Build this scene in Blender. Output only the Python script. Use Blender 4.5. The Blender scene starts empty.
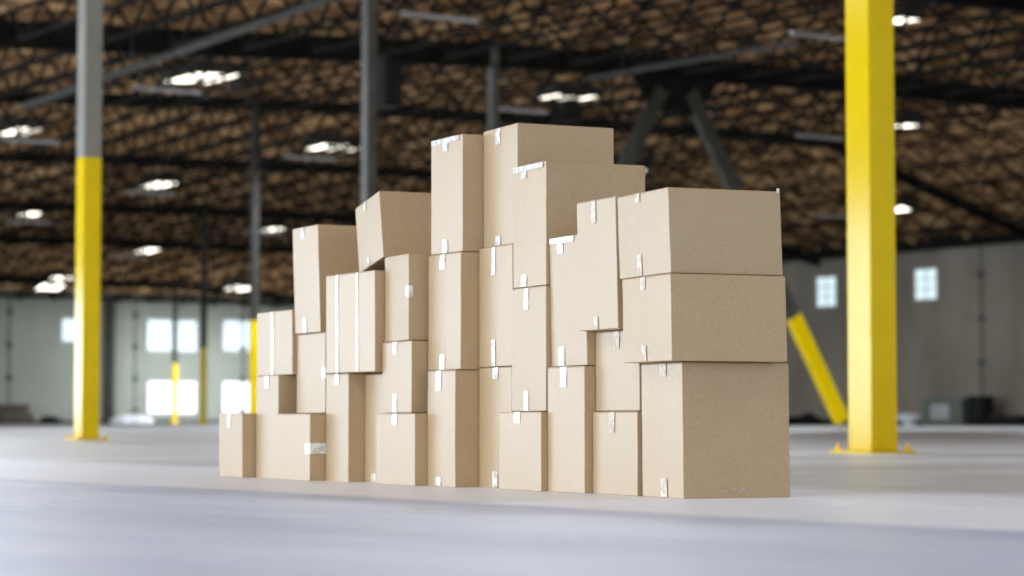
import bpy, bmesh, math, random
from mathutils import Vector, Matrix, noise

sc = bpy.context.scene
COL = sc.collection
random.seed(7)

# ------------------------------------------------------------------ camera
F = 2418.0
CAM_H = 0.28
PITCH = math.atan(132.0 / F)
cam_d = bpy.data.cameras.new('camera')
cam = bpy.data.objects.new('camera', cam_d)
COL.objects.link(cam)
cam.location = (0, 0, CAM_H)
cam.rotation_euler = (math.pi / 2 + PITCH, 0, 0)
cam_d.sensor_width = 36
cam_d.lens = F * 36 / 1024
cam_d.clip_end = 600
cam_d.clip_start = 0.05
cam_d.dof.use_dof = True
cam_d.dof.focus_distance = 9.0
cam_d.dof.aperture_fstop = 2.6
sc.camera = cam

# ------------------------------------------------------------------ exposure, world
vs = sc.view_settings
vs.view_transform = 'Standard'
vs.look = 'None'
vs.gamma = 1
vs.use_curve_mapping = False
vs.exposure = -0.1
w = bpy.data.worlds.new('world')
sc.world = w
w.use_nodes = True
w.node_tree.nodes['Background'].inputs[0].default_value = (0.74, 0.85, 1.0, 1)
w.node_tree.nodes['Background'].inputs[1].default_value = 0.72

# building axes: U runs away to the left, V runs away to the right
TH = math.radians(33.77)
U = Vector((-math.sin(TH), math.cos(TH), 0))
V = Vector((math.cos(TH), math.sin(TH), 0))
def uv(u, v, z=0.0):
    p = U * u + V * v
    return Vector((p.x, p.y, z))
def to_uv(x, y):
    return (U.x * x + U.y * y, V.x * x + V.y * y)
ROTV = TH          # z rotation that turns local x onto V, local y onto U
U_WALL, V_WALL, V_DOOR, U_BACK = 150.0, 84.0, -14.0, -22.0

# daylight through the open dock doors along the near left side of the hall
DOORS = [(u, 4.4, 4.6, e) for u, e in ((-9, 650), (-1, 900), (7, 1150), (15, 1150), (23, 1100), (31, 900))]
DOORS += [(43.5, 12.0, 5.3, 3600), (60, 12.0, 5.3, 3600), (77, 12.0, 5.3, 3600), (94, 12.0, 5.3, 3600), (116, 11.0, 5.3, 2200), (132, 11.0, 5.3, 2200)]
for (u, wd, ht, en) in DOORS:
    ld = bpy.data.lights.new('dock_daylight', 'AREA')
    ld.shape = 'RECTANGLE'
    ld.size = wd
    ld.size_y = ht
    ld.energy = en
    ld.color = (0.66, 0.82, 1.0)
    lo = bpy.data.objects.new('dock_daylight', ld)
    COL.objects.link(lo)
    lo.location = uv(u, V_DOOR + 0.35, ht / 2 + 0.1)
    lo.rotation_euler = Vector((-V.x, -V.y, 0)).to_track_quat('Z', 'Y').to_euler()
    lo.rotation_euler = Matrix((( -U.x, 0, -V.x), (-U.y, 0, -V.y), (0, 1, 0))).to_euler()

# fill lamps added on a grid under the roof to brighten floor and ceiling
def fill_lamp(u, v, z, en, sx=2.4, sy=3.2):
    ld = bpy.data.lights.new('roof_fill', 'AREA')
    ld.shape = 'RECTANGLE'; ld.size = sx; ld.size_y = sy
    ld.energy = en; ld.color = (0.80, 0.89, 1.0)
    lo = bpy.data.objects.new('roof_fill', ld)
    COL.objects.link(lo)
    lo.location = uv(u, v, z); lo.rotation_euler = (0, 0, TH)
for u_ in (-12, 4, 20, 36):
    for v_, e_ in ((-4, 500), (14, 640)):
        fill_lamp(u_, v_, 9.2, e_)
for u_, e_ in ((56, 1500), (76, 1300), (96, 500), (116, 350)):
    for v_ in (21, 42, 62):
        fill_lamp(u_, v_, 9.6, e_)
fill_lamp(140, 73, 8.2, 3000)  # extra lamp added to lighten the left wall near the glazed doors

# ------------------------------------------------------------------ materials
def new_mat(name):
    m = bpy.data.materials.new(name)
    m.use_nodes = True
    nt = m.node_tree
    b = nt.nodes['Principled BSDF']
    return m, nt, b
def texco(nt, kind='Object', scale=(1, 1, 1)):
    tc = nt.nodes.new('ShaderNodeTexCoord')
    mp = nt.nodes.new('ShaderNodeMapping')
    mp.inputs['Scale'].default_value = scale
    nt.links.new(tc.outputs[kind], mp.inputs[0])
    return mp.outputs[0]
def noise_n(nt, vec, scale, detail=4, rough=0.6):
    n = nt.nodes.new('ShaderNodeTexNoise')
    n.inputs['Scale'].default_value = scale
    n.inputs['Detail'].default_value = detail
    n.inputs['Roughness'].default_value = rough
    nt.links.new(vec, n.inputs['Vector'])
    return n.outputs['Fac']
def ramp(nt, fac, stops):
    r = nt.nodes.new('ShaderNodeValToRGB')
    e = r.color_ramp.elements
    while len(e) < len(stops):
        e.new(0.5)
    for el, (p, c) in zip(e, stops):
        el.position = p
        el.color = (*c, 1)
    nt.links.new(fac, r.inputs[0])
    return r.outputs[0]
def mixc(nt, fac, a, b, mode='MIX'):
    m = nt.nodes.new('ShaderNodeMix')
    m.data_type = 'RGBA'
    m.blend_type = mode
    for s, val in ((m.inputs[0], fac), (m.inputs[6], a), (m.inputs[7], b)):
        if hasattr(val, 'is_linked') or hasattr(val, 'links'):
            nt.links.new(val, s)
        elif isinstance(val, tuple):
            s.default_value = (*val, 1)
        else:
            s.default_value = val
    return m.outputs[2]
def math_n(nt, op, a, b=0.0):
    m = nt.nodes.new('ShaderNodeMath')
    m.operation = op
    for s, val in ((m.inputs[0], a), (m.inputs[1], b)):
        if isinstance(val, (int, float)):
            s.default_value = val
        else:
            nt.links.new(val, s)
    return m.outputs[0]
def bump(nt, b, h, strength, dist):
    bp = nt.nodes.new('ShaderNodeBump')
    bp.inputs['Strength'].default_value = strength
    bp.inputs['Distance'].default_value = dist
    nt.links.new(h, bp.inputs['Height'])
    nt.links.new(bp.outputs[0], b.inputs['Normal'])
def noisy(name, c1, c2, scale=3.0, rough=0.6, metallic=0.0, stretch=(1, 1, 1), spec=0.5, detail=4):
    m, nt, b = new_mat(name)
    f = noise_n(nt, texco(nt, 'Object', stretch), scale, detail)
    nt.links.new(ramp(nt, f, [(0.35, c1), (0.65, c2)]), b.inputs['Base Color'])
    b.inputs['Roughness'].default_value = rough
    b.inputs['Metallic'].default_value = metallic
    b.inputs['Specular IOR Level'].default_value = spec
    return m

def cardboard():
    m, nt, b = new_mat('cardboard')
    v = texco(nt, 'Object')
    fine = noise_n(nt, texco(nt, 'Object', (1, 1, 1.6)), 150, 4, 0.75)
    mid = noise_n(nt, v, 9, 4)
    oi = nt.nodes.new('ShaderNodeObjectInfo')
    c = ramp(nt, fine, [(0.3, (0.39, 0.253, 0.118)), (0.7, (0.59, 0.398, 0.208))])
    c = mixc(nt, math_n(nt, 'MULTIPLY', mid, 0.35), c, (0.55, 0.41, 0.27))
    c = mixc(nt, math_n(nt, 'MULTIPLY', oi.outputs['Random'], 0.22), c, (0.44, 0.32, 0.20))
    nt.links.new(c, b.inputs['Base Color'])
    b.inputs['Roughness'].default_value = 0.42
    b.inputs['Specular IOR Level'].default_value = 0.8
    # corrugation flutes and fibre
    wv = nt.nodes.new('ShaderNodeTexWave')
    wv.bands_direction = 'Z'
    wv.inputs['Scale'].default_value = 22
    wv.inputs['Distortion'].default_value = 1.5
    nt.links.new(v, wv.inputs['Vector'])
    hgt = math_n(nt, 'ADD', math_n(nt, 'ADD', math_n(nt, 'MULTIPLY', wv.outputs['Fac'], 0.10), math_n(nt, 'MULTIPLY', fine, 0.5)), math_n(nt, 'MULTIPLY', mid, 2.0))
    bump(nt, b, hgt, 0.25, 0.0015)
    return m
M = {}
M['card'] = cardboard()
M['card_edge'] = noisy('cardboard_cut_edge', (0.30, 0.21, 0.13), (0.42, 0.31, 0.20), 60, 0.9)
m, nt, b = new_mat('clear_tape')
nt.links.new(ramp(nt, noise_n(nt, texco(nt, 'Object'), 35, 3), [(0.38, (0.62, 0.54, 0.43)), (0.56, (0.88, 0.86, 0.82))]), b.inputs['Base Color'])
b.inputs['Roughness'].default_value = 0.16
b.inputs['Specular IOR Level'].default_value = 0.9
bump(nt, b, noise_n(nt, texco(nt), 30, 3), 0.25, 0.002)
M['tape'] = m
m, nt, b = new_mat('matt_clear_tape')
nt.links.new(ramp(nt, noise_n(nt, texco(nt, 'Object'), 40, 3), [(0.4, (0.52, 0.40, 0.27)), (0.62, (0.74, 0.64, 0.52))]), b.inputs['Base Color'])
b.inputs['Roughness'].default_value = 0.5
M['tape_faint'] = m
M['yellow'] = noisy('yellow_paint', (0.84, 0.57, 0.0), (0.90, 0.62, 0.0), 2.5, 0.14, spec=0.2)
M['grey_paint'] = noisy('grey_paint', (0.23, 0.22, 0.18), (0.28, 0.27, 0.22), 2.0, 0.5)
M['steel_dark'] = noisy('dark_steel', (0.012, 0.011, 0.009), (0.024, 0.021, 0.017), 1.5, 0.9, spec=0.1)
M['column_half_shade'] = noisy('grey_paint_half_shade', (0.12, 0.117, 0.10), (0.16, 0.155, 0.13), 2.0, 0.6, spec=0.3)  # same grey paint, darkened so the mid columns carry shade in the colour
M['column_shade'] = noisy('grey_paint_in_shade', (0.035, 0.033, 0.028), (0.055, 0.05, 0.043), 2.0, 0.7, spec=0.2)  # far columns: grey paint again, with their shade painted in
M['steel_mid'] = noisy('primer_grey_steel', (0.055, 0.052, 0.042), (0.085, 0.08, 0.066), 1.5, 0.8, spec=0.2)
M['pale_metal'] = noisy('pale_fixture_metal', (0.45, 0.43, 0.42), (0.60, 0.58, 0.56), 1.5, 0.5)
M['dark_box'] = noisy('charcoal_enclosure', (0.015, 0.014, 0.012), (0.03, 0.028, 0.024), 2, 0.8, spec=0.15)
M['green_grey'] = noisy('grey_green_enclosure', (0.13, 0.15, 0.11), (0.19, 0.21, 0.16), 2, 0.5)
M['white_plastic'] = noisy('white_plastic', (0.75, 0.76, 0.76), (0.85, 0.86, 0.86), 4, 0.3)
M['crate'] = noisy('weathered_brown_wood', (0.09, 0.06, 0.04), (0.15, 0.105, 0.07), 3, 0.8)
M['red'] = noisy('dull_red_plastic', (0.20, 0.05, 0.04), (0.28, 0.08, 0.06), 3, 0.6)

def emis(name, col, strength):
    m, nt, b = new_mat(name)
    b.inputs['Base Color'].default_value = (0.6, 0.6, 0.6, 1)
    b.inputs['Roughness'].default_value = 0.3
    b.inputs['Emission Color'].default_value = (*col, 1)
    b.inputs['Emission Strength'].default_value = strength
    return m
M['pane'] = emis('backlit_frosted_pane', (0.70, 0.90, 0.93), 1.0)
M['pane_hot'] = emis('sunlit_door_glazing', (1.0, 1.0, 0.97), 1.6)
M['dome'] = emis('skylight_dome', (1.0, 0.93, 0.80), 4.0)
M['door_light'] = emis('open_door_daylight', (0.86, 0.93, 1.0), 1.5)

def floor_mat():
    m, nt, b = new_mat('sealed_concrete')
    tc = nt.nodes.new('ShaderNodeTexCoord')
    sep = nt.nodes.new('ShaderNodeSeparateXYZ')
    nt.links.new(tc.outputs['Object'], sep.inputs[0])
    vv = sep.outputs['X']     # local x is V (the floor object is turned onto the building axes)
    obj = tc.outputs['Object']
    n1 = noise_n(nt, texco(nt, 'Object', (1, 0.35, 1)), 0.9, 5, 0.6)
    n2 = noise_n(nt, texco(nt, 'Object', (1, 1, 1)), 4.5, 6, 0.7)
    n3 = noise_n(nt, texco(nt, 'Object', (0.25, 1, 1)), 0.35, 4, 0.6)
    jit = math_n(nt, 'MULTIPLY', math_n(nt, 'SUBTRACT', n1, 0.5), 0.35)
    vj = math_n(nt, 'ADD', vv, jit)
    # darker burnished slab in front, band of light painted pale, then warmer old slab
    lit_start = nt.nodes.new('ShaderNodeMapRange'); lit_start.inputs[1].default_value = 4.35; lit_start.inputs[2].default_value = 4.55
    nt.links.new(vj, lit_start.inputs[0])
    lit_end = nt.nodes.new('ShaderNodeMapRange'); lit_end.inputs[1].default_value = 6.3; lit_end.inputs[2].default_value = 6.9
    nt.links.new(vj, lit_end.inputs[0])
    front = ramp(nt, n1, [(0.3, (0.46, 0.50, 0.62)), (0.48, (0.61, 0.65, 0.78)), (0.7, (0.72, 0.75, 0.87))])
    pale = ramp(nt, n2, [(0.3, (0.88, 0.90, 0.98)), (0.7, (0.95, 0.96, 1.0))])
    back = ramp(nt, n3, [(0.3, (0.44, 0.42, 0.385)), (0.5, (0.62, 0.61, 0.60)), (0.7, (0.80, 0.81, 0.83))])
    c = mixc(nt, lit_start.outputs[0], front, pale)
    c = mixc(nt, lit_end.outputs[0], c, back)
    streak = noise_n(nt, texco(nt, 'Object', (2.2, 0.5, 1)), 1.3, 8, 0.75)
    c = mixc(nt, 0.45, c, ramp(nt, streak, [(0.40, (0.40, 0.40, 0.40)), (0.62, (0.60, 0.60, 0.60))]), 'OVERLAY')
    c = mixc(nt, 0.15, c, ramp(nt, n2, [(0.35, (0.42, 0.42, 0.42)), (0.65, (0.56, 0.56, 0.56))]), 'OVERLAY')
    nt.links.new(c, b.inputs['Base Color'])
    nt.links.new(ramp(nt, n2, [(0.3, (0.34,) * 3), (0.7, (0.52,) * 3)]), b.inputs['Roughness'])
    b.inputs['Specular IOR Level'].default_value = 0.5
    bump(nt, b, n2, 0.15, 0.004)
    return m
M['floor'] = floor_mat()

def wall_mat(name, c1, c2):
    m, nt, b = new_mat(name)
    n1 = noise_n(nt, texco(nt, 'Object', (1, 1, 0.35)), 0.35, 5, 0.65)
    n2 = noise_n(nt, texco(nt, 'Object', (1, 1, 0.2)), 1.6, 4, 0.6)
    c = ramp(nt, n1, [(0.3, c1), (0.7, c2)])
    c = mixc(nt, math_n(nt, 'MULTIPLY', n2, 0.35), c, c1)
    nt.links.new(c, b.inputs['Base Color'])
    b.inputs['Roughness'].default_value = 0.85
    return m
M['wall_r'] = wall_mat('bare_tilt_up_concrete', (0.22, 0.185, 0.135), (0.42, 0.355, 0.27))
M['wall_l'] = wall_mat('greenish_tilt_up_concrete', (0.34, 0.36, 0.29), (0.48, 0.50, 0.42))
M['seam'] = noisy('panel_joint_sealant', (0.10, 0.09, 0.08), (0.14, 0.13, 0.11), 2, 0.9)

def deck_mat(name, stops, sc_, st):
    m, nt, b = new_mat(name)
    n1 = noise_n(nt, texco(nt, 'Object', st), sc_, 3, 0.6)
    nt.links.new(ramp(nt, n1, stops), b.inputs['Base Color'])
    b.inputs['Roughness'].default_value = 0.85
    b.inputs['Specular IOR Level'].default_value = 0.1
    return m
M['deck'] = deck_mat('plywood_roof_deck', [(0.35, (0.12, 0.07, 0.03)), (0.52, (0.34, 0.19, 0.09)), (0.65, (0.62, 0.40, 0.20))], 0.6, (0.5, 1, 1))
M['purlin'] = deck_mat('timber_sub_purlin', [(0.38, (0.14, 0.08, 0.035)), (0.50, (0.46, 0.27, 0.13)), (0.60, (0.98, 0.66, 0.33))], 1.5, (0.5, 1.2, 1))

# ------------------------------------------------------------------ helpers
def tag(o, label=None, cat=None, group=None, kind=None):
    if label: o['label'] = label
    if cat: o['category'] = cat
    if group: o['group'] = group
    if kind: o['kind'] = kind
    return o
def empty(name, loc, rot=(0, 0, 0)):
    o = bpy.data.objects.new(name, None)
    o.empty_display_size = 0.1
    COL.objects.link(o)
    o.location = loc
    o.rotation_euler = rot
    return o
def link_mesh(name, me, parent=None, loc=(0, 0, 0), rot=(0, 0, 0)):
    o = bpy.data.objects.new(name, me)
    COL.objects.link(o)
    if parent: o.parent = parent
    o.location = loc
    o.rotation_euler = rot
    return o
def box_bm(bm, x0, x1, y0, y1, z0, z1, mi=0):
    vs_ = [bm.verts.new(p) for p in ((x0, y0, z0), (x1, y0, z0), (x1, y1, z0), (x0, y1, z0), (x0, y0, z1), (x1, y0, z1), (x1, y1, z1), (x0, y1, z1))]
    fs = []
    for f in ((0, 3, 2, 1), (4, 5, 6, 7), (0, 1, 5, 4), (1, 2, 6, 5), (2, 3, 7, 6), (3, 0, 4, 7)):
        fc = bm.faces.new([vs_[i] for i in f]); fc.material_index = mi; fs.append(fc)
    return vs_
def bar_bm(bm, p, q, wd, ht=None, mi=0):
    p, q = Vector(p), Vector(q)
    d = (q - p); L = d.length; d.normalize()
    up = Vector((0, 0, 1)) if abs(d.z) < 0.95 else Vector((1, 0, 0))
    s = d.cross(up).normalized(); t = s.cross(d)
    ht = ht or wd
    c = []
    for e in (p, q):
        for a, b_ in ((-1, -1), (1, -1), (1, 1), (-1, 1)):
            c.append(bm.verts.new(e + s * a * wd / 2 + t * b_ * ht / 2))
    for f in ((0, 1, 2, 3), (7, 6, 5, 4), (0, 4, 5, 1), (1, 5, 6, 2), (2, 6, 7, 3), (3, 7, 4, 0)):
        fc = bm.faces.new([c[i] for i in f]); fc.material_index = mi
def tube_bm(bm, p, q, r, seg=12, mi=0):
    p, q = Vector(p), Vector(q)
    d = (q - p).normalized()
    up = Vector((0, 0, 1)) if abs(d.z) < 0.95 else Vector((1, 0, 0))
    s = d.cross(up).normalized(); t = s.cross(d)
    R = [[bm.verts.new(e + (s * math.cos(2 * math.pi * i / seg) + t * math.sin(2 * math.pi * i / seg)) * r) for i in range(seg)] for e in (p, q)]
    for i in range(seg):
        bm.faces.new((R[0][i], R[0][(i + 1) % seg], R[1][(i + 1) % seg], R[1][i])).material_index = mi
    bm.faces.new(R[0][::-1]).material_index = mi; bm.faces.new(R[1]).material_index = mi
def mesh(bm, name, mats, smooth=False, bevel=0):
    if bevel:
        bmesh.ops.bevel(bm, geom=list(bm.edges), offset=bevel, segments=2, affect='EDGES', profile=0.6)
    bmesh.ops.recalc_face_normals(bm, faces=list(bm.faces))
    me = bpy.data.meshes.new(name)
    bm.to_mesh(me); bm.free()
    for mt in mats: me.materials.append(mt)
    if smooth:
        for p in me.polygons: p.use_smooth = True
    return me
def obj(name, bm, mats, parent=None, loc=(0, 0, 0), rot=(0, 0, 0), bevel=0, smooth=False):
    if not isinstance(mats, (list, tuple)): mats = [mats]
    return link_mesh(name, mesh(bm, name, mats, smooth, bevel), parent, loc, rot)

# ------------------------------------------------------------------ roof height over the hall
US = [-22.0, -0.8, 15.4, 31.6, 47.8, 64.0, 80.3, 96.5, 112.7, 128.9, 145.1, 150.0]
VS = [-14.0, -0.1, 13.95, 28.03, 42.1, 56.2, 70.3, 84.0]
ZG = {-14.0: 10.0, -0.1: 10.3, 13.95: 11.6, 28.03: 12.15, 42.1: 12.85, 56.2: 13.15, 70.3: 13.2, 84.0: 9.25}
DU = {96.5: -0.6, 112.7: -1.35, 128.9: -1.9, 145.1: -3.0, 150.0: -3.6}
def znode(i, j):
    z = ZG[VS[j]] + DU.get(US[i], 0.0)
    if VS[j] == 84.0:
        z = 9.25 if US[i] < 140 else 8.95
    if US[i] == 150.0:
        z = 8.55 + 0.004 * VS[j]
    if US[i] == 145.1: z = min(z, 9.9)
    return z
def roof_z(u, v):
    i = max(0, min(len(US) - 2, sum(1 for a in US if a <= u) - 1))
    j = max(0, min(len(VS) - 2, sum(1 for a in VS if a <= v) - 1))
    s = (u - US[i]) / (US[i + 1] - US[i]); t = (v - VS[j]) / (VS[j + 1] - VS[j])
    return (znode(i, j) * (1 - s) * (1 - t) + znode(i + 1, j) * s * (1 - t) + znode(i, j + 1) * (1 - s) * t + znode(i + 1, j + 1) * s * t)
def screen(p):
    cp, sp = math.cos(PITCH), math.sin(PITCH)
    D = p.y * cp + (p.z - CAM_H) * sp
    return (512 + F * p.x / D, 288 - F * ((p.z - CAM_H) * cp - p.y * sp) / D, D)
def in_view(p, m=40):
    if p.y < 3: return False
    x, y, D = screen(p)
    return -m < x < 1024 + m and -m < y < 576 + m
def ray_dir(px, py):
    cp, sp = math.cos(PITCH), math.sin(PITCH)
    t = (288 - py) / F
    return Vector(((px - 512) / F, cp - t * sp, sp + t * cp))

# ------------------------------------------------------------------ setting: floor, walls, ceiling
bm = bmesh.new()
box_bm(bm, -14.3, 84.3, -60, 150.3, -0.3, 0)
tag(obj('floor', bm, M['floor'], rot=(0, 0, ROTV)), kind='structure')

bm = bmesh.new()
nodes = {}
for i in range(len(US)):
    for j in range(len(VS)):
        nodes[i, j] = (bm.verts.new((VS[j], US[i], znode(i, j))), bm.verts.new((VS[j], US[i], znode(i, j) + 0.25)))
for i in range(len(US) - 1):
    for j in range(len(VS) - 1):
        for k in (0, 1):
            q = [nodes[i, j][k], nodes[i + 1, j][k], nodes[i + 1, j + 1][k], nodes[i, j + 1][k]]
            bm.faces.new(q if k == 0 else q[::-1])
ceil = tag(obj('ceiling', bm, M['deck'], rot=(0, 0, ROTV)), kind='structure')
# timber sub-purlins nailed under the deck, running between the joists
bm = bmesh.new()
JS = 14.08 / 6
pr = random.Random(3)
v0 = -0.1
k = 0
while v0 + k * JS < 83:
    va, vb = v0 + k * JS + 0.07, v0 + (k + 1) * JS - 0.07
    u = 40.0
    while u < 149:
        c = uv(u, (va + vb) / 2, roof_z(u, (va + vb) / 2))
        if in_view(c, 60):
            dz = pr.uniform(0.22, 0.34)
            a = Vector((va, u, roof_z(u, va) - dz / 2)); b_ = Vector((vb, u, roof_z(u, vb) - dz / 2))
            if pr.random() > 0.10:
                bar_bm(bm, a, b_, 0.10, dz)
        u += 0.92
    k += 1
tag(obj('purlins', bm, M['purlin'], ceil), kind='stuff')

def wall(name, along_u, a0, a1, pos, thick, ztop, mat, seams, sgn):
    """wall slab with its top following ztop; seams: list of positions along the wall"""
    bm = bmesh.new()
    pts = sorted(set([a0, a1] + [x for x in (US if along_u else VS) if a0 < x < a1]))
    def P(a, d, z):
        return (pos + d, a, z) if along_u else (a, pos + d, z)
    prev = None
    for a in pts:
        cur = [bm.verts.new(P(a, 0, 0)), bm.verts.new(P(a, thick, 0)), bm.verts.new(P(a, thick, ztop(a))), bm.verts.new(P(a, 0, ztop(a)))]
        if prev:
            for q in range(4):
                bm.faces.new((prev[q], prev[(q + 1) % 4], cur[(q + 1) % 4], cur[q]))
        else:
            bm.faces.new(cur)
        prev = cur
    bm.faces.new(prev[::-1])
    s = -0.04 if thick > 0 else 0.04
    for a in seams:
        zt = ztop(a) - 0.3
        x = P(a, s, 0); 
        if along_u: box_bm(bm, min(pos, pos + s), max(pos, pos + s), a - 0.05, a + 0.05, 0, zt, 1)
        else: box_bm(bm, a - 0.05, a + 0.05, min(pos, pos + s), max(pos, pos + s), 0, zt, 1)
        z = 0.9
        while z < zt - 0.3:
            if along_u: box_bm(bm, min(pos, pos + 2 * s), max(pos, pos + 2 * s), a - 0.22, a + 0.22, z - 0.17, z + 0.17, 1)
            else: box_bm(bm, a - 0.2, a + 0.2, min(pos, pos + 2 * s), max(pos, pos + 2 * s), z - 0.17, z + 0.17, 1)
            z += 2.15
    return tag(obj(name, bm, [mat, M['seam']], rot=(0, 0, ROTV)), kind='structure')

def hit_u(px):   # v where the sight line of column px meets the left wall
    t = (px - 512) / F
    return U_WALL / (U.x * t + U.y) * (V.x * t + V.y)
def hit_v(px):
    t = (px - 512) / F
    return V_WALL / (V.x * t + V.y) * (U.x * t + U.y)
wall('wall_left', False, V_DOOR, V_WALL, U_WALL, 0.3, lambda a: 8.55 + 0.004 * a, M['wall_l'], [hit_u(9), hit_u(135), hit_u(243), hit_u(-80)], -1)
wall('wall_right', True, U_BACK, U_WALL, V_WALL, 0.3, lambda a: roof_z(a, 84.0), M['wall_r'], [hit_v(982), hit_v(880), hit_v(1090), hit_v(800) + 6], -1)
wall('wall_front', True, U_BACK, U_WALL, V_DOOR, -0.3, lambda a: roof_z(a, -14.0), M['wall_r'], [], 1)
# eave beams along the wall tops
bm = bmesh.new()
box_bm(bm, V_DOOR, V_WALL, U_WALL - 0.35, U_WALL - 0.01, 8.30, 8.52)
tag(obj('trim_1', bm, M['steel_dark'], rot=(0, 0, ROTV)), kind='structure')
bm = bmesh.new()
for i in range(len(US) - 1):
    a, b_ = US[i], US[i + 1]
    bar_bm(bm, (V_WALL - 0.25, a, roof_z(a, 84) - 0.25), (V_WALL - 0.25, b_, roof_z(b_, 84) - 0.25), 0.4, 0.55)
tag(obj('trim_2', bm, M['steel_dark'], rot=(0, 0, ROTV)), kind='structure')
# dark downspout pilaster on the left wall
bm = bmesh.new()
a = hit_u(108)
box_bm(bm, a - 0.27, a + 0.27, U_WALL - 0.45, U_WALL, 0, 8.3)
tag(obj('trim_3', bm, M['steel_mid'], rot=(0, 0, ROTV)), kind='structure')
# dark kerb along the left wall
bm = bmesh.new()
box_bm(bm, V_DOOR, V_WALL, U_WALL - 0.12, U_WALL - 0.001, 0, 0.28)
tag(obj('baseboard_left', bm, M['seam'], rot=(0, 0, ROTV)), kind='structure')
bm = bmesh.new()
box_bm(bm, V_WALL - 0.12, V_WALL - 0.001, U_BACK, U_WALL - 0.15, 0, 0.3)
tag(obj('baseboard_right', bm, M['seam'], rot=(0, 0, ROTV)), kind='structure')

# windows: frame with mullions and a frosted pane
def window(name, along_u, pos, a0, a1, z0, z1, pane, nx=1, nz=1, face=-1):
    bm = bmesh.new(); fr = 0.1
    def B(bm, p0, p1, d0, d1, q0, q1):
        d0, d1 = sorted((pos + d0 * face * -1, pos + d1 * face * -1))
        if along_u: box_bm(bm, d0, d1, p0, p1, q0, q1)
        else: box_bm(bm, p0, p1, d0, d1, q0, q1)
    B(bm, a0 - fr, a0, -0.08, 0, z0 - fr, z1 + fr); B(bm, a1, a1 + fr, -0.08, 0, z0 - fr, z1 + fr)
    B(bm, a0, a1, -0.08, 0, z0 - fr, z0); B(bm, a0, a1, -0.08, 0, z1, z1 + fr)
    for i in range(1, nx):
        x = a0 + (a1 - a0) * i / nx; B(bm, x - 0.025, x + 0.025, -0.07, 0, z0, z1)
    for i in range(1, nz):
        z = z0 + (z1 - z0) * i / nz; B(bm, a0, a1, -0.07, 0, z - 0.025, z + 0.025)
    o = tag(obj(name, bm, M['pale_metal'], rot=(0, 0, ROTV)), kind='structure')
    bm = bmesh.new(); B(bm, a0, a1, -0.03, -0.005, z0, z1)
    obj('pane', bm, pane, o)
    return o
def zat(dist, py):
    t = (288 - py) / F
    cp, sp = math.cos(PITCH), math.sin(PITCH)
    return CAM_H + dist * (t * cp + sp) / (cp - t * sp)
wn = 0
def left_win(px0, px1, py0, py1, pane, nx, nz, name=None):
    global wn
    a0, a1 = hit_u(px0), hit_u(px1)
    dist = (uv(U_WALL, (a0 + a1) / 2)).y
    if not name:
        wn += 1; name = 'window_%d' % wn
    return window(name, False, U_WALL, a0, a1, zat(dist, py1), zat(dist, py0), pane, nx, nz, face=-1)
def right_win(px0, px1, py0, py1, pane, nx, nz):
    global wn
    a1, a0 = hit_v(px0), hit_v(px1)
    dist = uv((a0 + a1) / 2, V_WALL).y
    wn += 1
    return window('window_%d' % wn, True, V_WALL, a0, a1, zat(dist, py1), zat(dist, py0), pane, nx, nz, face=-1)
left_win(61.5, 82, 319, 341.5, M['pane'], 1, 1)
left_win(147, 196, 320.5, 351, M['pane'], 2, 1)
left_win(223, 256, 321, 351, M['pane'], 2, 1)
left_win(148, 196, 382, 413, M['pane_hot'], 3, 3, 'door_1')
left_win(223, 256, 382, 413, M['pane_hot'], 2, 2, 'door_2')
right_win(818.5, 837, 277.5, 306, M['pane'], 2, 3)
right_win(917, 938, 269.5, 299, M['pane'], 2, 3)

# dock doors (open, daylight behind) along the near wall, outside the picture
dn = 2
for (u, wd, ht, en) in DOORS:
    dn += 1
    bm = bmesh.new()
    for s in (-1, 1):
        box_bm(bm, V_DOOR, V_DOOR + 0.12, u + s * (wd / 2 + 0.1) - 0.1, u + s * (wd / 2 + 0.1) + 0.1, 0, ht + 0.3)
    box_bm(bm, V_DOOR, V_DOOR + 0.3, u - wd / 2, u + wd / 2, ht + 0.1, ht + 0.45)
    d = tag(obj('door_%d' % dn, bm, M['steel_mid'], rot=(0, 0, ROTV)), kind='structure')
    bm = bmesh.new(); box_bm(bm, V_DOOR + 0.005, V_DOOR + 0.02, u - wd / 2, u + wd / 2, 0.02, ht + 0.1)
    obj('opening', bm, M['door_light'], d)

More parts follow.
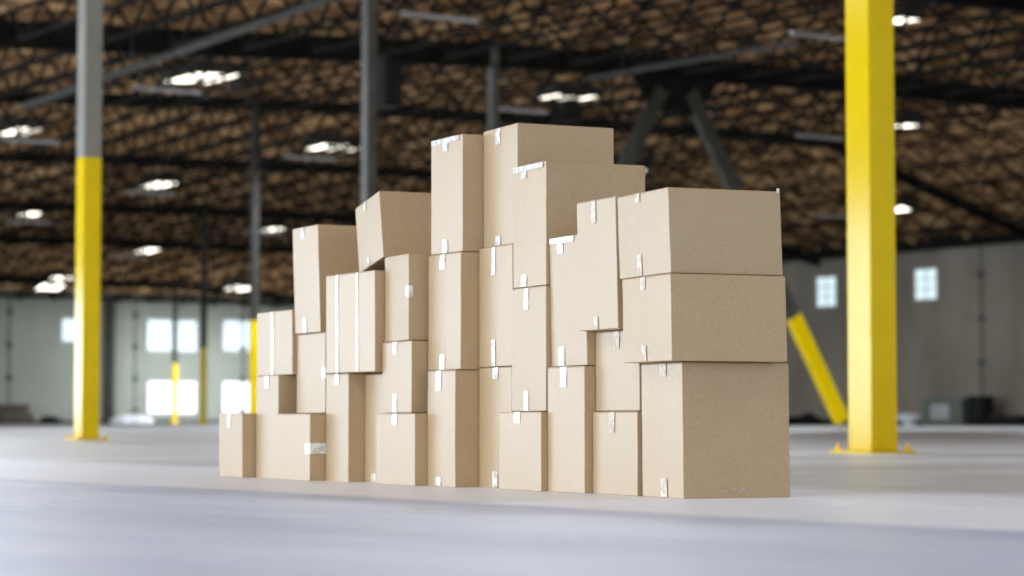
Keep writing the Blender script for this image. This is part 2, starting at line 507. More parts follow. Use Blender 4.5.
# ------------------------------------------------------------------ steel: columns, girders, braces, joists
PAINT_Z = 3.98
def column(u, v, label, size=0.26, upper='column_shade', cap=True):
    top = roof_z(u, v) - 0.55
    r = empty('column', uv(u, v, 0), (0, 0, ROTV))
    tag(r, label, 'column', 'steel columns of the warehouse')
    s = size / 2
    bm = bmesh.new(); box_bm(bm, -s, s, -s, s, 0.022, PAINT_Z)
    obj('painted_shaft', bm, M['yellow'], r, bevel=0.012)['label'] = 'yellow painted lower shaft'
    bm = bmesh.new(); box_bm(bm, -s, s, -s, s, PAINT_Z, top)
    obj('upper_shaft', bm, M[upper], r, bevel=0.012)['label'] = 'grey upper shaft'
    bm = bmesh.new(); box_bm(bm, -s - 0.11, s + 0.11, -s - 0.11, s + 0.11, 0, 0.022)
    obj('base_plate', bm, M['yellow'], r, bevel=0.004)
    for a in (-1, 1):
        for b_ in (-1, 1):
            bm = bmesh.new()
            x, y = a * (s + 0.06), b_ * (s + 0.06)
            tube_bm(bm, (x, y, 0.022), (x, y, 0.05), 0.024, 6)
            tube_bm(bm, (x, y, 0.05), (x, y, 0.085), 0.012, 8)
            obj('anchor_bolt', bm, M['yellow'], r)
    if cap:
        bm = bmesh.new()
        box_bm(bm, -s - 0.15, s + 0.15, -s - 0.05, s + 0.05, top, top + 0.03)
        box_bm(bm, -0.45, 0.45, -0.012, 0.012, top - 0.45, top)
        obj('cap_plate', bm, M['steel_dark'], r)
    return r
def guv(i, j): return 15.403 + 16.215 * i, 13.949 + 14.078 * j
COLS = [((0, 0), 'nearest square steel column, yellow to the top of the photo, right of the boxes', 0.295),
        ((1, 0), 'yellow and grey square steel column at the far left of the photo', 0.27),
        ((2, 1), 'grey steel column rising behind the left half of the box stack', 0.26),
        ((3, 2), 'grey steel column rising behind the tallest boxes, near the middle', 0.26),
        ((4, 2), 'slim dark column with yellow foot just left of the leftmost boxes', 0.26),
        ((6, 3), 'slim dark column between the two pairs of bright far windows', 0.26),
        ((8, 4), 'farthest slim column, crossing the wide bright window on the far wall', 0.27),
        ((4, 3), 'dark slim column head showing behind and above the tallest carton', 0.26)]
for (ij, lab, s) in COLS:
    u, v = guv(*ij)
    if ij == (0, 0): v += 0.038
    column(u, v, lab, s, {(0, 0): 'grey_paint', (1, 0): 'grey_paint', (2, 1): 'column_half_shade', (3, 2): 'column_half_shade'}.get(ij, 'column_shade'))
uB, vB = guv(3, 3)
vB += 1.25
column(uB, vB, 'column hidden behind the near yellow column, at the foot of the slanting brace', 0.26)

# chevron brace between two columns
ua, va_ = guv(3, 2)
vm = (va_ + vB) / 2
ztop = roof_z(64, vm) - 1.7
r = empty('chevron_brace', uv(uB, vm, 0), (0, 0, ROTV))
tag(r, 'slanting steel brace, dark above and yellow below, between far columns right of boxes', 'brace')
def brace_leg(sg, x1):
    def pt(t): return Vector((sg * 0.6 - 0.35 + (x1 - sg * 0.6 + 0.35) * t, 0, ztop + (0.25 - ztop) * t))
    tp = (ztop - PAINT_Z * 0.97) / (ztop - 0.25)
    bm = bmesh.new(); bar_bm(bm, pt(0), pt(tp), 0.30, 0.50); d = obj('brace_leg', bm, M['steel_mid'], r)
    bm = bmesh.new(); bar_bm(bm, pt(tp), pt(1), 0.30, 0.50); obj('painted_end', bm, M['yellow'], d)['label'] = 'yellow painted lower end of the brace'
brace_leg(-1, va_ - vm + 0.42)
brace_leg(1, vB - vm - 0.72)
bm = bmesh.new()
gv = [(x - 0.35, z) for x, z in [(-2.0, ztop + 0.75), (2.0, ztop + 0.75), (1.5, ztop - 0.1), (0.85, ztop - 0.75), (-0.85, ztop - 0.75), (-1.5, ztop - 0.1)]]
A = [bm.verts.new((x, -0.05, z)) for x, z in gv]; Bv = [bm.verts.new((x, 0.05, z)) for x, z in gv]
bm.faces.new(A); bm.faces.new(Bv[::-1])
for i in range(6): bm.faces.new((A[i], A[(i + 1) % 6], Bv[(i + 1) % 6], Bv[i]))
obj('gusset_plate', bm, M['steel_dark'], r)

# girders along V: one object for each bay
def girder(i, j):
    u = US[i]; a, b_ = VS[j], VS[j + 1]
    deep = 0.72 if u < 70 else 0.38
    dz = 0.95 if u < 70 else 0.72
    A = Vector((a, u, roof_z(u, a) - dz)); Bq = Vector((b_, u, roof_z(u, b_) - dz))
    L = (Bq - A).length
    bm = bmesh.new()
    bar_bm(bm, A + Vector((0, 0, deep / 2)), Bq + Vector((0, 0, deep / 2)), 0.24, 0.06)
    bar_bm(bm, A - Vector((0, 0, deep / 2)), Bq - Vector((0, 0, deep / 2)), 0.24, 0.06)
    bar_bm(bm, A, Bq, 0.02, deep)
    n = 12
    for q in range(1, n):
        p = A.lerp(Bq, q / n)
        bar_bm(bm, p - Vector((0, 0, deep / 2)), p + Vector((0, 0, deep / 2)), 0.2, 0.03)
    for v_ in bm.verts: v_.co -= A
    o = obj('roof_girder', bm, M['steel_dark'], loc=uv(u, a, A.z), rot=(0, 0, ROTV))
    tag(o, 'dark deep steel girder running across under the brown timber roof', 'girder', 'girders under the roof')
for i in range(1, 11):
    for j in range(1, 7):
        if any(in_view(uv(US[i], VS[j] + (VS[j + 1] - VS[j]) * t, roof_z(US[i], VS[j] + (VS[j + 1] - VS[j]) * t) - 0.9), 20) for t in (0, .25, .5, .75, 1)):
            girder(i, j)

# open-web joists along U, one object each
def joist_mesh(L, depth, n):
    bm = bmesh.new()
    for s in (-1, 1):
        bar_bm(bm, (s * 0.05, 0, 0), (s * 0.05, L, 0), 0.055, 0.07)
        bar_bm(bm, (s * 0.05, 0.7, -depth), (s * 0.05, L - 0.7, -depth), 0.055, 0.07)
    for q in range(n):
        y0 = 0.05 + (L - 0.1) * q / n; y1 = 0.05 + (L - 0.1) * (q + 1) / n; ym = (y0 + y1) / 2
        bar_bm(bm, (0, y0, 0), (0, ym, -depth), 0.085)
        bar_bm(bm, (0, ym, -depth), (0, y1, 0), 0.085)
    return mesh(bm, 'roof_joist', [M['steel_dark']])
JM = {}
jr = random.Random(5)
nj = 0
for i in range(1, 11):
    u0, u1 = US[i], US[i + 1]
    for k in range(0, 36):
        v_ = v0 + k * JS
        if v_ > 82.5: break
        za, zb = roof_z(u0, v_) - 0.36, roof_z(u1, v_) - 0.36
        if not any(in_view(uv(u0 + (u1 - u0) * t, v_, za + (zb - za) * t - 0.4), 10) for t in (0, .2, .4, .6, .8, 1)):
            continue
        L = math.hypot(u1 - u0, zb - za) - 0.26
        key = (round(L, 1), jr.choice((6, 7, 8)) if L > 8 else 3)
        if key not in JM: JM[key] = joist_mesh(key[0], 0.85 if L > 8 else 0.5, key[1])
        o = bpy.data.objects.new('roof_joist', JM[key]); COL.objects.link(o)
        o.location = uv(u0 + 0.13, v_, za)
        o.rotation_euler = (math.atan2(zb - za, u1 - u0), 0, ROTV)
        tag(o, 'black open-web steel joist close under the brown timber roof', 'joist', 'open-web joists under the roof')
        nj += 1
print('joists', nj)

# pipes slung along U below the roof
def pipe(px0, py0, z0, px1, py1, z1, rad, label, nh=4):
    def at(px, py, z):
        d = ray_dir(px, py); t = (z - CAM_H) / d.z
        return Vector((0, 0, CAM_H)) + d * t
    a, b_ = at(px0, py0, z0), at(px1, py1, z1)
    bm = bmesh.new(); c = a.copy()
    tube_bm(bm, a - c, b_ - c, rad, 12)
    r = obj('sprinkler_pipe', bm, M['steel_mid'], loc=a)
    tag(r, label, 'pipe')
    for q in range(nh):
        p = a.lerp(b_, (q + 0.5) / nh)
        uu, vv = to_uv(p.x, p.y)
        bm = bmesh.new(); tube_bm(bm, p - c, Vector((p.x, p.y, roof_z(uu, vv) - 0.02)) - c, 0.015, 6)
        obj('hanger_rod', bm, M['steel_mid'], r)
pipe(25, 106, 9.6, 352, -9, 10.6, 0.11, 'grey pipe slanting up across the top left corner under the roof')
pipe(590, 78, 11.1, 800, 42, 11.2, 0.08, 'thin grey pipe sloping under the roof above the dark brace gusset', 3)

# skylights
def on_roof(px, py):
    d = ray_dir(px, py); t = 20.0
    while t < 400:
        p = Vector((0, 0, CAM_H)) + d * t
        uu, vv = to_uv(p.x, p.y)
        if p.z >= roof_z(uu, vv) - 0.12: return p, uu, vv
        t += 0.1
    return None
SKY = [(203, 63, 2.3, 3.2, 'largest bright skylight, in the roof between the two left grey columns'),
       (241, 74, .5, 1.2, 'tiny bright skylight sliver just right of the largest skylight'),
       (20, 118, 1.4, 2.4, 'bright skylight at the left edge of the photo, above the others there'),
       (160, 174, 1.5, 2.4, 'bright skylight halfway up just right of the left yellow column'),
       (32, 204, 1.3, 2.2, 'bright skylight left of the left yellow column, halfway up'),
       (148, 242, 1.3, 2.2, 'bright skylight below another one, right of the left yellow column'),
       (56, 275, 2.0, 3.8, 'bright skylight low by the far wall, left of the left column'),
       (238, 281, 1.8, 3.0, 'bright skylight low over the far windows'),
       (273, 220, 1.2, 2.0, 'small bright skylight touching the slim column left of the boxes'),
       (327, 135, 1.6, 2.2, 'bright skylight left of the grey column behind the boxes'),
       (352, 138, .35, 1.5, 'narrow warm skylight against the grey column behind the boxes'),
       (558, 83, 1.4, 1.6, 'white skylight just above the tallest boxes'),
       (587, 84, .6, 1.4, 'small warm skylight to the right of the white one over the tallest boxes'),
       (389, 75, .35, 1.2, 'tiny pale skylight right of the grey column behind the boxes'),
       (617, 159, .6, 1.2, 'left one of two tiny bright skylights right of the tallest box'),
       (641, 160, .6, 1.2, 'right one of two tiny bright skylights right of the tallest box'),
       (903, 113, 1.6, 1.2, 'thin bright skylight right of the near yellow column'),
       (899, 199, 1.1, 1.6, 'small bright skylight low beside the near yellow column'),
       (900, 3, 1.2, 1.2, 'white skylight at the top edge beside the near yellow column')]
for (px, py, sx, sy, lab) in SKY:
    p, uu, vv = on_roof(px, py)
    k = round((vv - v0) / JS - 0.5)
    slope_v = math.atan2(roof_z(uu, vv + 0.5) - roof_z(uu, vv - 0.5), 1)
    slope_u = math.atan2(roof_z(uu + 0.5, vv) - roof_z(uu - 0.5, vv), 1)
    sx *= 0.8; sy *= 0.85
    r = empty('skylight', (p.x, p.y, roof_z(uu, vv) - 0.66), (slope_u, -slope_v, ROTV))
    tag(r, lab, 'skylight', 'skylights in the roof')
    bm = bmesh.new(); x, y = sx / 2, sy / 2
    for (a, b_, c, d) in ((-x - .06, -x, -y, y), (x, x + .06, -y, y), (-x - .06, x + .06, -y - .06, -y), (-x - .06, x + .06, y, y + .06)):
        box_bm(bm, a, b_, c, d, 0, 0.62)
    obj('curb', bm, M['steel_mid'], r)
    bm = bmesh.new(); box_bm(bm, -x, x, -y, y, 0.03, 0.06)
    obj('diffuser', bm, M['dome'], r)

# pale unlit strip fixtures hung under the joists
STRIPS = [(150, 193, 50), (28, 222, 40), (128, 257, 34), (262, 233, 36), (168, 90, 46), (440, 17, 60), (30, 141, 22), (520, 110, 50), (310, 158, 48), (822, 36, 46), (820, 137, 40), (838, 216, 30)]
for (px, py, wpx) in STRIPS:
    d = ray_dir(px, py)
    t = 20.0
    while True:
        p = Vector((0, 0, CAM_H)) + d * t
        uu, vv = to_uv(p.x, p.y)
        if p.z >= roof_z(uu, vv) - 1.35 or t > 300: break
        t += 0.1
    L = 2.4
    r = empty('strip_light', p, (0, 0, ROTV))
    tag(r, 'pale unlit strip light hanging under the dark roof joists', 'light fixture', 'unlit strip lights under the roof')
    bm = bmesh.new(); box_bm(bm, -L / 2, L / 2, -0.09, 0.09, -0.05, 0.05)
    obj('housing', bm, M['pale_metal'], r, bevel=0.01)
    for s in (-1, 1):
        bm = bmesh.new(); tube_bm(bm, (s * L * .35, 0, 0.05), (s * L * .35, 0, roof_z(uu, vv) - p.z - 0.02), 0.012, 6)
        obj('hanger_rod', bm, M['steel_dark'], r)

# dark unit heaters hung beside the column heads
def heater(px, py0, py1, dist, wm, label):
    zt, zb = zat(dist, py0), zat(dist, py1)
    X = (px - 512) / F * dist
    r = empty('unit_heater', (X, dist, zb), (0, 0, ROTV)); tag(r, label, 'heater')
    bm = bmesh.new(); box_bm(bm, -wm / 2, wm / 2, -0.45, 0.45, 0, zt - zb)
    obj('casing', bm, M['dark_box'], r, bevel=0.03)
    bm = bmesh.new()
    for q in range(6):
        z = (zt - zb) * (0.15 + 0.12 * q); box_bm(bm, -wm * .4, wm * .4, -0.50, -0.45, z, z + 0.03)
    obj('louvres', bm, M['steel_mid'], r)
    uu, vv = to_uv(X, dist)
    for s in (-1, 1):
        bm = bmesh.new(); tube_bm(bm, (s * wm * .35, 0, zt - zb), (s * wm * .35, 0, roof_z(uu, vv) - zb - 0.02), 0.02, 6)
        obj('hanger_rod', bm, M['steel_dark'], r)
heater(384, 58, 108, 62, 0.55, 'dark unit heater hanging right of the grey column behind the boxes')
heater(566, 90, 122, 95, 0.85, 'dark unit heater hanging in the distance just above the tallest carton')

# ------------------------------------------------------------------ the cartons
def carton_body_mesh(wy, lx, h, seed, shx=0.0, shy=0.0):
    """closed carton with softly bowed panels and crisp rounded edges; base at z=0"""
    bm = bmesh.new()
    nx, ny, nz = 9, 9, 9
    hx, hy = lx / 2, wy / 2
    def grid(fn):
        g = [[bm.verts.new(fn(i / 8, j / 8)) for j in range(9)] for i in range(9)]
        for i in range(8):
            for j in range(8):
                bm.faces.new((g[i][j], g[i + 1][j], g[i + 1][j + 1], g[i][j + 1]))
    grid(lambda s, t: (-hx, -hy + wy * s, h * t)); grid(lambda s, t: (hx, -hy + wy * s, h * t))
    grid(lambda s, t: (-hx + lx * s, -hy, h * t)); grid(lambda s, t: (-hx + lx * s, hy, h * t))
    grid(lambda s, t: (-hx + lx * s, -hy + wy * t, 0)); grid(lambda s, t: (-hx + lx * s, -hy + wy * t, h))
    bmesh.ops.remove_doubles(bm, verts=bm.verts, dist=1e-5)
    bmesh.ops.recalc_face_normals(bm, faces=list(bm.faces))
    rnd = random.Random(seed)
    off = Vector((rnd.uniform(0, 50), rnd.uniform(0, 50), 0))
    for v_ in bm.verts:
        x, y, z = v_.co
        ex, ey, ez = (1 - (x / hx) ** 2), (1 - (y / hy) ** 2), (1 - (2 * z / h - 1) ** 2)
        k = noise.noise(Vector((x * 3, y * 3, z * 3)) + off)
        amp = 0.0013 + 0.0010 * k
        if abs(abs(x) - hx) < 1e-4: v_.co.x += math.copysign(amp * max(ey, 0) * max(ez, 0), x)
        if abs(abs(y) - hy) < 1e-4: v_.co.y += math.copysign(amp * max(ex, 0) * max(ez, 0), y)
        # slightly wavering corner edges
        if abs(abs(x) - hx) < 1e-4 and abs(abs(y) - hy) < 1e-4:
            v_.co.x += 0.0012 * noise.noise(Vector((z * 9, x * 5, 3)) + off)
        f = z / h
        v_.co.x += shx * f; v_.co.y += shy * f
    sharp = [e for e in bm.edges if len(e.link_faces) == 2 and e.calc_face_angle() > 1.0]
    bmesh.ops.bevel(bm, geom=sharp, offset=0.0028, segments=2, affect='EDGES', profile=0.5)
    me = mesh(bm, 'body', [M['card']])
    return me

def carton(name, C, z0, wy, lx, h, yaw, lean, label, tapes=(), tee=None, side=None, tilt=0.0, group='plain brown cartons in the stepped stack'):
    rz = -math.radians(yaw)
    a = Vector((math.sin(math.radians(yaw)), math.cos(math.radians(yaw)), 0))
    b_ = Vector((a.y, -a.x, 0))
    t = math.radians(tilt)
    at = a * math.cos(t) + Vector((0, 0, -math.sin(t)))
    base = Vector((C[0], C[1], z0)) + at * wy / 2 + b_ * lx / 2
    r = empty('carton', base, (-t, 0, rz))
    tag(r, label, 'cardboard box', group)
    # world lean along -X expressed in the box's own axes
    shx = lean * math.cos(rz); shy = -lean * math.sin(rz)
    sd = sum(ord(c) * 7 for c in name)
    hb = h - 0.004
    body = link_mesh('body', carton_body_mesh(wy, lx, hb, sd, shx, shy), r)
    hx, hy = lx / 2, wy / 2
    for s in (-1, 1):
        bm = bmesh.new()
        y0, y1 = sorted((s * 0.0015, s * (hy - 0.003)))
        box_bm(bm, -hx + 0.003, hx - 0.003, y0, y1, hb + 0.0002, hb + 0.0028)
        for v_ in bm.verts: v_.co.x += shx; v_.co.y += shy
        obj('top_flap', bm, [M['card']], r, bevel=0.0006)
    def strip(name_, pts, wdir, wid, lab=None):
        """folded strip through pts (box coordinates), width along wdir"""
        bm = bmesh.new(); wv = Vector(wdir) * wid / 2
        rows = []
        for p in pts:
            p = Vector(p); f = max(0, min(1, p.z / h)); sh = Vector((shx * f, shy * f, 0))
            rows.append((bm.verts.new(p - wv + sh), bm.verts.new(p + wv + sh)))
        for q in range(len(rows) - 1):
            bm.faces.new((rows[q][0], rows[q][1], rows[q + 1][1], rows[q + 1][0]))
        me = mesh(bm, name_, [M['tape_faint' if (name in ('D', 'E', 'G12', 'G11', 'L11c', 'H')) else 'tape']])
        o = link_mesh(name_, me, r)
        md = o.modifiers.new('thickness', 'SOLIDIFY'); md.thickness = 0.0006; md.offset = 0
        if lab: o['label'] = lab
        return o
    e = 0.0034
    for tp in tapes:
        fr, tl, bl = tp[:3]
        wid = tp[3] if len(tp) > 3 else 0.048
        y = hy - fr * wy                       # fr counts from the left (far) edge of the face
        if tl and bl and tl + bl >= h * 0.98:
            strip('tape', [(-hx - e, y, 0.004), (-hx - e, y, h * .5), (-hx - e, y, hb - 0.001)], (0, 1, 0), wid)
            continue
        if tl:
            strip('tape', [(-hx - e, y, h - tl), (-hx - e, y, h - tl * .5), (-hx - e + 0.001, y, hb), (-hx + 0.004, y, h - 0.0006), (hx - 0.004, y, h - 0.0006), (hx + e, y, hb), (hx + e, y, h - tl)], (0, 1, 0), wid)
        if bl:
            strip('tape', [(-hx - e, y, 0.003), (-hx - e, y, bl * .5), (-hx - e, y, bl)], (0, 1, 0), wid)
    if tee:
        strip('tape', [(-hx - e - .0006, hy - tee[0] * wy, h - 0.014), (-hx - e - .0006, hy - tee[1] * wy, h - 0.014)], (0, 0, 1), 0.022, 'wide glossy band of the tape along the top edge')
    if side:
        zc, l1, l2 = side
        z = zc * h
        strip('tape', [(-hx - e, -hy + l1, z), (-hx - e, -hy + l1 * .4, z), (-hx - e, -hy - 0.001, z), (-hx + 0.001, -hy - e, z), (-hx + l2, -hy - e, z)], (0, 0, 1), 0.05)
    return r

# corner (x, y), base height, end width, side length, height, heading, lean
BOX = {
 'G1': (-1.3109, 11.7727, 0.0000, 0.3695, 0.3600, 0.3130, -24.52, 0.0000),
 'G2': (-1.1129, 11.5227, 0.0000, 0.2932, 0.4400, 0.4940, -26.81, 0.0000),
 'G3': (-0.9294, 11.1354, 0.0000, 0.4239, 0.4000, 0.3103, -26.81, 0.0000),
 'G4': (-0.7388, 10.9237, 0.0000, 0.2663, 0.4400, 0.4919, -26.57, 0.0000),
 'G5': (-0.5446, 10.7149, 0.0000, 0.2693, 0.4400, 0.4879, -26.57, 0.0000),
 'G6': (-0.4139, 10.3157, 0.0000, 0.4093, 0.4000, 0.3098, -26.89, 0.0000),
 'G7': (-0.2372, 10.0936, 0.0000, 0.2738, 0.4400, 0.4900, -26.89, 0.0000),
 'G8': (-0.0021, 9.8712, 0.0000, 0.2997, 0.4400, 0.4992, -26.96, 0.0000),
 'G9': (0.1138, 9.5157, 0.0000, 0.3656, 0.4000, 0.3137, -26.96, 0.0000),
 'G10': (0.2770, 9.2562, 0.0000, 0.3010, 0.4400, 0.4883, -26.96, 0.0000),
 'G11': (0.4612, 8.9217, 0.0000, 0.3780, 0.4000, 0.3124, -23.79, 0.0000),
 'G12': (0.6092, 8.6176, 0.0000, 0.3141, 0.4408, 0.4878, -24.50, -0.0036),
 'L2b': (-1.0426, 11.4798, 0.4955, 0.4502, 0.4000, 0.3103, -27.60, -0.0028),
 'L3b': (-0.8626, 11.1690, 0.3118, 0.3540, 0.4000, 0.3743, -26.80, 0.0000),
 'L3c': (-0.8874, 11.1938, 0.6876, 0.3204, 0.4200, 0.5011, -26.57, -0.0148),
 'L4b': (-0.6033, 10.6443, 0.4934, 0.5109, 0.3600, 0.4480, -29.22, -0.0022),
 'L6b': (-0.4311, 10.3645, 0.3113, 0.3188, 0.4000, 0.3104, -26.20, 0.0000),
 'L6c': (-0.4442, 10.3849, 0.6232, 0.3010, 0.4000, 0.3746, -22.75, -0.0017),
 'L7b': (-0.2147, 10.1046, 0.4915, 0.3187, 0.4400, 0.4941, -27.09, 0.0000),
 'L7c': (-0.2075, 10.1142, 0.9871, 0.3114, 0.4400, 0.4959, -26.99, 0.0000),
 'L8b': (0.0020, 9.8495, 0.5007, 0.3210, 0.4400, 0.4993, -25.93, 0.0000),
 'L8c': (0.0224, 9.8432, 1.0016, 0.3412, 0.4425, 0.4940, -24.83, 0.0000),
 'L9b': (0.1340, 9.5442, 0.3152, 0.3207, 0.4400, 0.4976, -25.03, 0.0000),
 'L9c': (0.1344, 9.5467, 0.8144, 0.3113, 0.4444, 0.4939, -24.60, 0.0000),
 'L10b': (0.2872, 9.2626, 0.4898, 0.3151, 0.4400, 0.5075, -24.86, -0.0069),
 'H': (0.4706, 8.9358, 0.3139, 0.3687, 0.4000, 0.3040, -23.94, 0.0000),
 'L11c': (0.3926, 8.9509, 0.6193, 0.3225, 0.4000, 0.4923, -24.86, -0.0093),
 'E': (0.5642, 8.5278, 0.4893, 0.4088, 0.4605, 0.3100, -22.01, -0.0053),
 'D': (0.5616, 8.5464, 0.8008, 0.4320, 0.4502, 0.3057, -22.14, -0.0088),
}
INFO = {
 'G1': ('small carton at the left end of the stack, alone and lowest, on the floor', dict(tapes=[(.45, .07, .0)])),
 'G2': ('tall carton on the floor, second from the left end, under the box with full-height tape', dict(tapes=[(.5, .06, .0)])),
 'G3': ('low carton on the floor third from the left, tape wrapped sideways round its corner', dict(side=(.48, .05, .14))),
 'G4': ('tall narrow carton on the floor under the double-taped box', dict(tapes=[(.5, .05, 0)])),
 'G5': ('tall carton on the floor between a narrow carton and a low one, mostly hidden', dict(tapes=[(.4, 0, .04)])),
 'G6': ('low carton on the floor just left of the straight column of three cartons', dict(tapes=[(.5, .05, 0)])),
 'G7': ('bottom carton of the straight column of three equal cartons, left of the tallest pair', dict(tapes=[(.42, .085, .04)])),
 'G8': ('tall carton on the floor under the tallest stack, partly behind a low carton', dict(tapes=[(.52, .05, .07)])),
 'G9': ('low carton on the floor in the middle, standing proud of its taller neighbours', dict(tapes=[(.45, .045, 0)])),
 'G10': ('tall carton on the floor between two low cartons, right of the middle', dict(tapes=[(.45, .08, 0)])),
 'G11': ('low carton on the floor just left of the big right-hand bottom carton', dict(tapes=[(.45, .08, 0)])),
 'G12': ('big bottom carton at the right end, broad brown side facing the camera, scuffed foot', dict(tapes=[(.55, .05, .07)])),
 'L2b': ('carton with glossy tape down its full height, topmost of the second stack from left', dict(tapes=[(.45, .15, .16, .03)])),
 'L3b': ('carton in the middle of the third stack from left, under the tall leaning one', dict(side=(.5, .03, .10))),
 'L3c': ('tall leaning carton on top of the third stack from left', dict(tapes=[(.42, .055, .07, .035)])),
 'L4b': ('wide carton with two glossy tape strips down its full height', dict(tapes=[(.25, .3, .3, .02), (.66, .3, .3, .02)])),
 'L6b': ('small carton below the one supporting the tilted box', dict(tapes=[(.45, .055, .08, .04)])),
 'L6c': ('carton whose top edge props up the tilted box', dict(side=(.56, .03, .02))),
 'L7b': ('middle carton of the straight column of three equal cartons', dict(tapes=[(.45, .065, .065)])),
 'L7c': ('topmost carton of the straight column of three, T-shaped tape, left of the tallest box', dict(tapes=[(.47, .06, .06)], tee=(.03, .9))),
 'L8b': ('middle carton directly under the tallest box', dict(tapes=[(.45, .12, .11, .035)])),
 'L8c': ('tallest, topmost carton of the whole stack', dict(tapes=[(.45, .07, .04)])),
 'L9b': ('middle carton under the second tallest box, resting on a low floor carton', dict(tapes=[(.45, .09, .08, .04)])),
 'L9c': ('second tallest top carton with T-shaped tape, right of the tallest one', dict(tapes=[(.35, .055, .05)], tee=(.02, .93))),
 'L10b': ('top carton with T-shaped tape, half hidden behind a carton pushed forward', dict(tapes=[(.32, .065, .075)], tee=(.03, .7))),
 'H': ('squat carton on the low right-hand floor carton, under the forward-leaning narrow one', dict(tapes=[(.5, .07, 0)])),
 'L11c': ('narrow carton pushed forward of the stack, overhanging, just left of the right-end top carton', dict(tapes=[(.45, .09, .05, .04)])),
 'E': ('middle carton of the right-end column, between the big bottom one and the top one', dict(tapes=[(.45, .05, .06, .04)])),
 'D': ('top carton of the right-end column with a small torn tab at its far corner', dict(tapes=[(.42, .035, .08, .04)])),
}
cart = {}
for k, (cx, cy, z0, wy, lx, h, yaw, lean) in BOX.items():
    lab, kw = INFO[k]
    cart[k] = carton(k, (cx, cy), z0, wy, lx, h, yaw, lean, lab, **kw)
cart['T'] = carton('T', (-0.5683, 10.655), 0.9992, 0.31, 0.44, 0.305, -24, 0,
                   'tilted carton tipping to the left on top, propped on two boxes of unequal height', tapes=[(.42, .045, .045, .03)], tilt=10.4)
# torn tab on the top right carton
bm = bmesh.new()
cx, cy, z0, wy, lx, h, yaw, lean = BOX['D']
box_bm(bm, lx / 2 - 0.014, lx / 2 - 0.004, -wy / 2 - 0.001, -wy / 2 + 0.003, h - 0.006, h + 0.010)
for v_ in bm.verts: v_.co.x += lean
o = obj('torn_tab', bm, M['tape'], cart['D'], bevel=0.001); o['label'] = 'white torn tab at the far top corner'
# scuff on the foot of the big carton
cx, cy, z0, wy, lx, h, yaw, lean = BOX['G12']
bm = bmesh.new()
rs = random.Random(4)
for q in range(9):
    x = -lx / 2 + 0.13 + rs.random() * 0.11; z = 0.022 + rs.random() * 0.012
    box_bm(bm, x, x + rs.uniform(.006, .02), -wy / 2 - 0.006, -wy / 2 - 0.0045, z, z + 0.003)
o = obj('scuff_mark', bm, M['pale_metal'], cart['G12']); o['label'] = 'pale scuff marks low on the brown side'

# ------------------------------------------------------------------ things lying along the far walls
def at_wall_left(px, off):
    t = (px - 512) / F; Y = (U_WALL - off) / (U.x * t + U.y); return Vector((t * Y, Y, 0))
def at_wall_right(px, off):
    t = (px - 512) / F; Y = (V_WALL - off) / (V.x * t + V.y); return Vector((t * Y, Y, 0))
def px_m(p): return p.y / F
# crate stack, far left
for (px, w_, h_, z_, lab) in ((14, 2.2, 0.7, 0, 'wide brown timber crate on the floor by the far left wall'), (12, 1.9, 0.6, 0.7, 'brown timber crate lying on top of the wide one by the far left wall')):
    p = at_wall_left(px, 3.0)
    r = empty('crate', (p.x, p.y, z_), (0, 0, ROTV)); tag(r, lab, 'crate', 'crates by the far left wall')
    bm = bmesh.new()
    for q in range(4):
        z = h_ * (0.04 + q * 0.24); box_bm(bm, -w_ * .5, w_ * .5, -0.6, 0.6, z, z + h_ * .21)
    obj('planks', bm, M['crate'], r)
    for s in (-1, 0, 1):
        bm = bmesh.new(); box_bm(bm, s * (w_ / 2 - .08) - 0.06, s * (w_ / 2 - .08) + 0.06, -0.66, -0.6, 0, h_)
        obj('batten', bm, M['crate'], r)
def heap(name, p, wx, hy_, hz, mat, seed, label, cat, n=9):
    rnd = random.Random(seed); bm = bmesh.new()
    for q in range(n):
        x = rnd.uniform(-wx / 2, wx / 2); y = rnd.uniform(-hy_ / 2, hy_ / 2)
        s = rnd.uniform(.2, .42) * hz * (1 - abs(x) / wx)
        mtx = Matrix.Translation((x, y, s * .8)) @ Matrix.Rotation(rnd.uniform(0, 3), 4, 'Z') @ Matrix.Diagonal((s * 2.2, s * 1.5, s * .95, 1))
        bmesh.ops.create_icosphere(bm, subdivisions=2, radius=1, matrix=mtx)
    for v_ in bm.verts:
        v_.co += Vector((noise.noise(v_.co * 2.3), noise.noise(v_.co * 2.3 + Vector((9, 0, 0))), noise.noise(v_.co * 3.1))) * 0.08
        v_.co.z = max(0.0, v_.co.z)
    o = obj(name, bm, mat, loc=(p.x, p.y, 0), rot=(0, 0, ROTV)); tag(o, label, cat)
heap('rubbish_heap', at_wall_left(52, 3), 1.4, 1.0, 0.9, M['dark_box'], 2, 'dark heap of rubbish by the far wall right of the brown crates', 'rubbish')
heap('plastic_sheeting', at_wall_left(133, 4), 2.6, 1.2, 1.1, M['white_plastic'], 5, 'crumpled white plastic sheeting by the far wall left of the glazed door', 'plastic sheet', 12)
heap('cable_heap', at_wall_right(806, 2.5), 3.6, 1.0, 1.0, M['dark_box'], 8, 'dark heap of cables by the far wall between the boxes and the near yellow column', 'rubbish', 14)
p = at_wall_right(1010, 2.0)
r = empty('pallet', p, (0, 0, ROTV)); tag(r, 'low dark pallet by the far wall at the right edge', 'pallet')
for q in range(3):
    bm = bmesh.new(); box_bm(bm, -0.5, 0.5, -1.2 + q * 1.1, -1.05 + q * 1.1, 0, 0.12); obj('bearer', bm, M['dark_box'], r)
bm = bmesh.new()
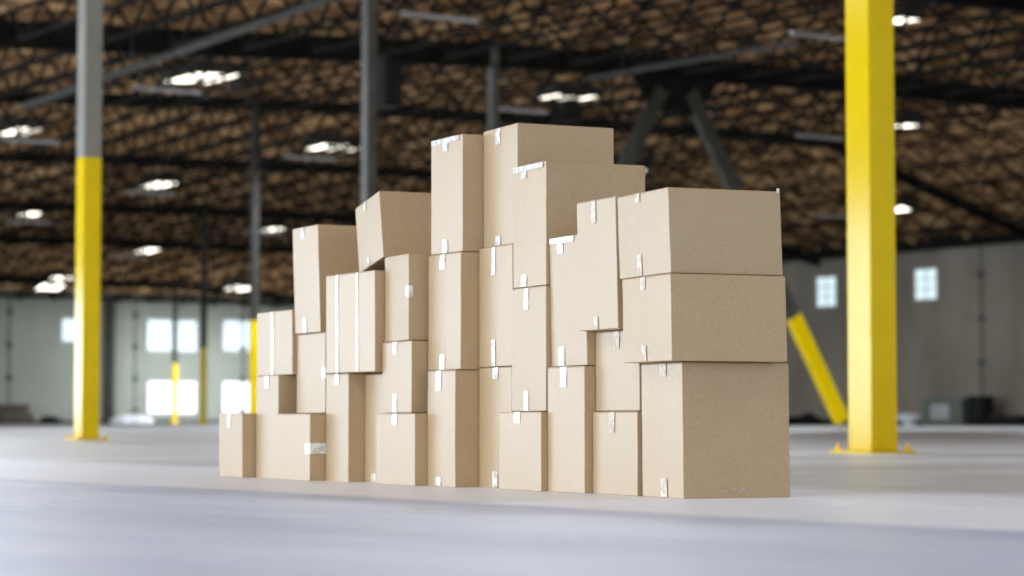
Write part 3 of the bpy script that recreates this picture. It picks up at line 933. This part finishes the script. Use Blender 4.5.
for q in range(7): box_bm(bm, -0.5 + q * .15, -0.4 + q * .15, -1.25, 1.25, 0.12, 0.15)
box_bm(bm, -0.4, 0.4, -1.1, 1.1, 0.15, 0.5)
obj('slats', bm, M['dark_box'], r)
# overturned white basin
p = at_wall_right(909, 6.0)
bm = bmesh.new()
prof = [(0.66, 0.28), (0.68, 0.34), (0.60, 0.50), (0.40, 0.58), (0.001, 0.60)]
rings = [[bm.verts.new((r_ * math.cos(2 * math.pi * i / 24), r_ * math.sin(2 * math.pi * i / 24), z)) for i in range(24)] for r_, z in [(0.3, 0.0), (0.3, 0.27)] + prof]
for A_, B_ in zip(rings, rings[1:]):
    for i in range(24): bm.faces.new((A_[i], A_[(i + 1) % 24], B_[(i + 1) % 24], B_[i]))
tag(obj('basin', bm, M['white_plastic'], loc=p, smooth=True), 'white round basin on the floor by the far wall, right of the near yellow column', 'basin')
# electrical cabinet
p = at_wall_right(949, 1.2)
r = empty('electrical_cabinet', p, (0, 0, ROTV)); tag(r, 'low grey-green electrical cabinet by the far right wall', 'cabinet')
bm = bmesh.new(); box_bm(bm, -0.5, 0.5, -1.35, 1.35, 0, 1.25); obj('casing', bm, M['green_grey'], r, bevel=0.03)
bm = bmesh.new(); box_bm(bm, -0.53, -0.5, -0.5, 0.75, 0.3, 1.05); obj('door', bm, M['pale_metal'], r, bevel=0.01)
bm = bmesh.new(); box_bm(bm, -0.56, 0.56, -1.42, 1.42, 1.25, 1.32); obj('lid', bm, M['green_grey'], r)
p = at_wall_right(980, 1.4)
r = empty('equipment_box', p, (0, 0, ROTV)); tag(r, 'upright black equipment box beside the grey-green cabinet', 'box')
bm = bmesh.new(); box_bm(bm, -0.4, 0.4, -0.5, 0.5, 0.08, 1.42); obj('casing', bm, M['dark_box'], r, bevel=0.03)
for s in (-1, 1):
    bm = bmesh.new(); box_bm(bm, -0.35, 0.35, s * 0.38 - 0.06, s * 0.38 + 0.06, 0, 0.08); obj('foot', bm, M['steel_mid'], r)
